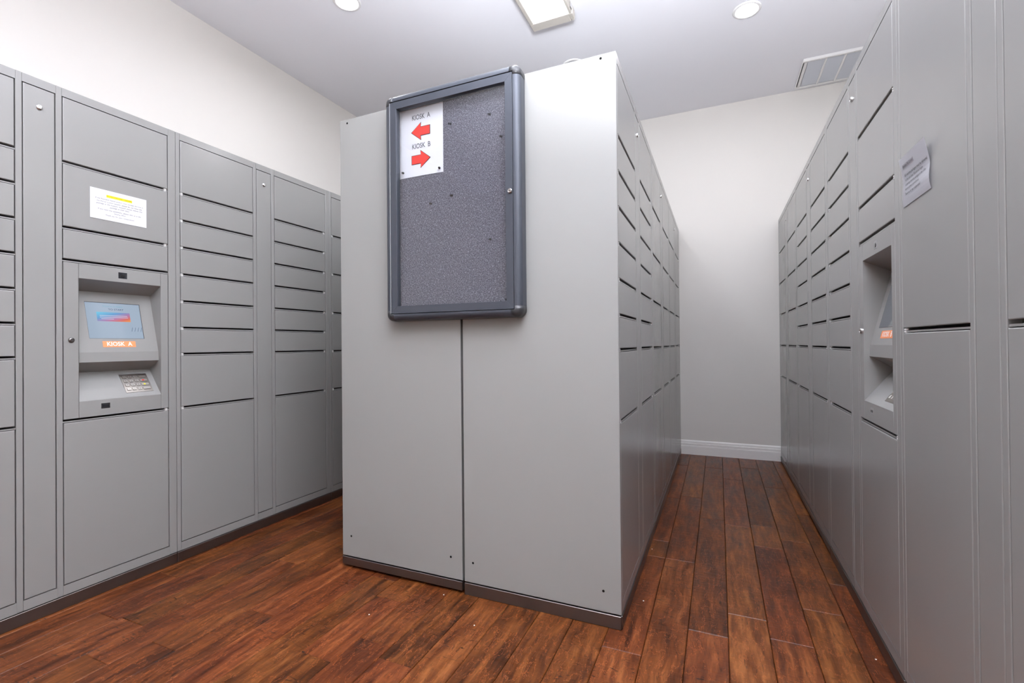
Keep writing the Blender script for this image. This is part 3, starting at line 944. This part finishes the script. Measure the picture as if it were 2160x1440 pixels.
# KIOSK B side notice: curling sheet
nb = thing('notice', 'curling white notice with grey highlighted heading taped on the tall locker door', 'notice', (X_RIGHT-0.0012, -0.139, 1.389), RR)
NW, NH = 0.180, 0.123
def nb_off(u, v):
    """stand-off from the door; u 0..1 along the width away from KIOSK B, v 0..1 upwards"""
    top = max(0.0, (v-0.45)/0.55)
    wave = 0.0045*math.sin(PI*min(1.0, v*1.9))*max(0.0, 1-v*0.9)
    return 0.0008 + 0.0095*top**1.4 + wave*(0.4+0.6*u) + 0.004*u*top
def nb_pt(x, z, lift=0.0):
    u, v = (x+NW/2)/NW, (z+NH/2)/NH
    sk = 0.004*(v-0.5)
    return (x+sk-0.003*u*math.sin(PI*v), -nb_off(u, v)-lift, z-0.006*(u-0.5)*v)
bm = bmesh.new()
NX, NZ = 10, 14
grid = [[bm.verts.new(nb_pt(-NW/2+NW*i/NX, -NH/2+NH*j/NZ)) for i in range(NX+1)] for j in range(NZ+1)]
for j in range(NZ):
    for i in range(NX):
        bm.faces.new((grid[j][i], grid[j][i+1], grid[j+1][i+1], grid[j+1][i]))
bmesh.ops.solidify(bm, geom=bm.faces[:], thickness=0.0003)
obj('sheet', bm, M['paper'], nb)
def warp(me, lift):
    for v in me.vertices:
        x, y, z = v.co
        v.co = nb_pt(x, z, lift)
    return me
hb = bmesh.new()
for i in range(6):
    for j in range(2):
        xa, xb = -0.074+0.078*i/6, -0.074+0.078*(i+1)/6
        za, zb2 = 0.0330+0.0105*j/2, 0.0330+0.0105*(j+1)/2
        quad(hb, [(xa, 0, za), (xb, 0, za), (xb, 0, zb2), (xa, 0, zb2)])
hm = warp(mesh_of(hb, 'highlight', M['greymark']), 0.0005)
place('highlight', hm, nb)
linesB = [('Attention Mail Carriers:', 0.0382, -0.035, 0.074, 'ink_black'), ('All oversize packages must be delivered', 0.0150, 0.0060, 0.150, 'ink_black'),
          ('to the unit door. We are no longer', 0.0035, -0.009, 0.118, 'ink'), ('accepting oversize packages in the office', -0.0080, 0.0010, 0.136, 'ink'),
          ('due to current circumstances.', -0.0200, -0.019, 0.095, 'ink'), ('Thank you for your cooperation!', -0.0330, -0.014, 0.105, 'ink_black')]
for tx, z, xc, wd, mk in linesB:
    me = text_mesh('lettering', tx, 0.0098, front_at(xc, 0, z), M[mk], width=wd)
    place('lettering', warp(me, 0.0009), nb)

# ------------------------------------------------------------------ ceiling fittings
def downlight(x, y, label, lit=True):
    t = thing('downlight', label, 'downlight', (x, y, Z_C), 0, 'recessed downlights')
    bm = bmesh.new()
    add_lathe(bm, [(0.0800, 0.0), (0.0800, -0.0025), (0.0740, -0.0065), (0.0640, -0.0068), (0.0600, -0.0040), (0.0570, -0.0002)], 48)
    obj('trim_ring', bm, M['white'], t, smooth=True)
    bm = bmesh.new()
    add_lathe(bm, [(0.0590, -0.0012), (0.0400, -0.0030), (0.0, -0.0040)], 40)
    obj('lamp_lens', bm, M['bulb'] if lit else M['slat'], t, smooth=True)
    return t
downlight(-1.668, 0.535, 'round recessed downlight above the KIOSK A row')
downlight(0.495, 1.590, 'round recessed downlight above the aisle between island and KIOSK B row')
downlight(-0.628, 1.704, 'round unlit downlight half hidden by the top edge of the island', lit=False)

def linear_fixture(x0, x1, y0, y1, label):
    xc, yc = (x0+x1)/2, (y0+y1)/2
    t = thing('ceiling_light', label, 'ceiling light', (xc, yc, Z_C), 0, 'linear ceiling fixtures')
    hx, hy, h = (x1-x0)/2, (y1-y0)/2, 0.060
    bm = bmesh.new()
    # shallow pan with a bevelled rim
    add_box(bm, -hx, hx, -hy, hy, -0.045, 0.0, 0.004)
    rim = [(-hx, -hx+0.026), (hx-0.018, hx)]
    for a, b in rim:
        add_box(bm, a, b, -hy, hy, -h, -0.044, 0.003)
    obj('housing', bm, M['fixture'], t)
    for s in (-1, 1):
        e0, e1 = (hy-0.0715, hy) if s > 0 else (-hy, -hy+0.0715)
        bm = bmesh.new()
        add_box(bm, -hx-0.001, hx-0.020, e0, e1+s*0.001, -h-0.001, -0.001, 0.004)
        add_box(bm, hx-0.022, hx+0.006, e0, e1-s*0.014, -h-0.001, -0.020, 0.004)
        obj('end_cap', bm, M['fixture'], t)
    obj('diffuser', boxes((-hx+0.0275, hx-0.020, -hy+0.072, hy-0.072, -0.0605, -0.0455), bev=0.003), M['lens'], t)
    bm = boxes((hx-0.001, hx+0.008, hy-0.115, hy-0.085, -0.052, -0.022), bev=0.002)
    obj('latch_clip', bm, M['chrome'], t)
    return t
linear_fixture(-0.7305, -0.4640, -1.280, 1.160, 'rectangular surface ceiling light with glowing diffuser above the island')

# ceiling vent
v = thing('ceiling_vent', 'white louvred ceiling vent above the KIOSK B row near the back wall', 'vent', (1.105, 2.532, Z_C))
vx, vy = 0.2105, 0.212
bm = bmesh.new()
for a in ((-vx, vx, -vy, -vy+0.030), (-vx, vx, vy-0.022, vy), (-vx, -vx+0.006, -vy+0.03, vy-0.022), (-vx+0.013, -vx+0.032, -vy+0.03, vy-0.022), (vx-0.030, vx, -vy+0.03, vy-0.022)):
    add_box(bm, *a, -0.014, 0.0, 0.003)
obj('vent_frame', bm, M['white'], v)
obj('raised_edge', boxes((-vx, vx, -vy-0.004, -vy+0.010, -0.022, 0.0), bev=0.003), M['white'], v)
obj('shadow_slot', boxes((-vx+0.006, -vx+0.013, -vy+0.03, vy-0.022, -0.003, 0.0)), M['slot'], v)  # black strip laid in the slit, its shade given as colour
for i in range(3):
    xa = -vx+0.032+i*0.1165
    if i > 0:
        obj('divider', boxes((xa-0.008, xa+0.006, -vy+0.03, vy-0.022, -0.0165, 0.0), bev=0.003), M['white'], v)
    for j in range(12):
        ya = -vy+0.034+j*0.0295
        bm = bmesh.new()
        x0, x1 = xa+0.006, xa+0.1085
        pts = [(ya, -0.0065), (ya+0.0285, -0.0105), (ya+0.0285, -0.0095), (ya, -0.0055)]
        A = [bm.verts.new((x0, y, z)) for y, z in pts]; Bv = [bm.verts.new((x1, y, z)) for y, z in pts]
        for q in range(4):
            r = (q+1) % 4
            bm.faces.new((A[q], A[r], Bv[r], Bv[q]))
        bm.faces.new(A); bm.faces.new(Bv[::-1])
        obj('louvre_slat', bm, M['slat'], v)
for sx in (-0.1, 0.1):
    bm = bmesh.new()
    add_lathe(bm, [(0.0, -0.0165), (0.004, -0.0160), (0.0055, -0.0138)], 12)
    obj('screw', bm, M['chrome'], v, (sx, -vy+0.021, 0))

# ------------------------------------------------------------------ white crumbs on the floor
bm = bmesh.new()
bmesh.ops.create_icosphere(bm, subdivisions=1, radius=0.0028)
for q in bm.verts:
    q.co *= 1+0.35*math.sin(q.co.x*3000+q.co.y*1700)
    q.co.z *= 0.7
CR = mesh_of(bm, 'crumb', M['crumb'])
crumbs = [(-0.853, -0.260, 'tiny white crumb on the floor well in front of the island, farthest from its plinth'),
          (-0.675, 0.005-0.045, 'tiny white crumb on the floor close to the raised plinth of the island'),
          (-0.470, -0.170, 'tiny white crumb on the floor in front of the wider plinth with no gap'),
          (0.045, 0.215, 'tiny white crumb in the aisle beside the near corner of the island'),
          (0.017, 0.690, 'tiny white crumb in the aisle tight against the island plinth'),
          (0.745, 0.150, 'tiny white crumb in the aisle against the plinth below KIOSK B')]
for i, (x, y, lb) in enumerate(crumbs):
    c = place('crumb', CR, None, (x, y, 0.0016), (0, 0, i*1.3))
    tag(c, lb, 'crumb', 'white crumbs on the floor')
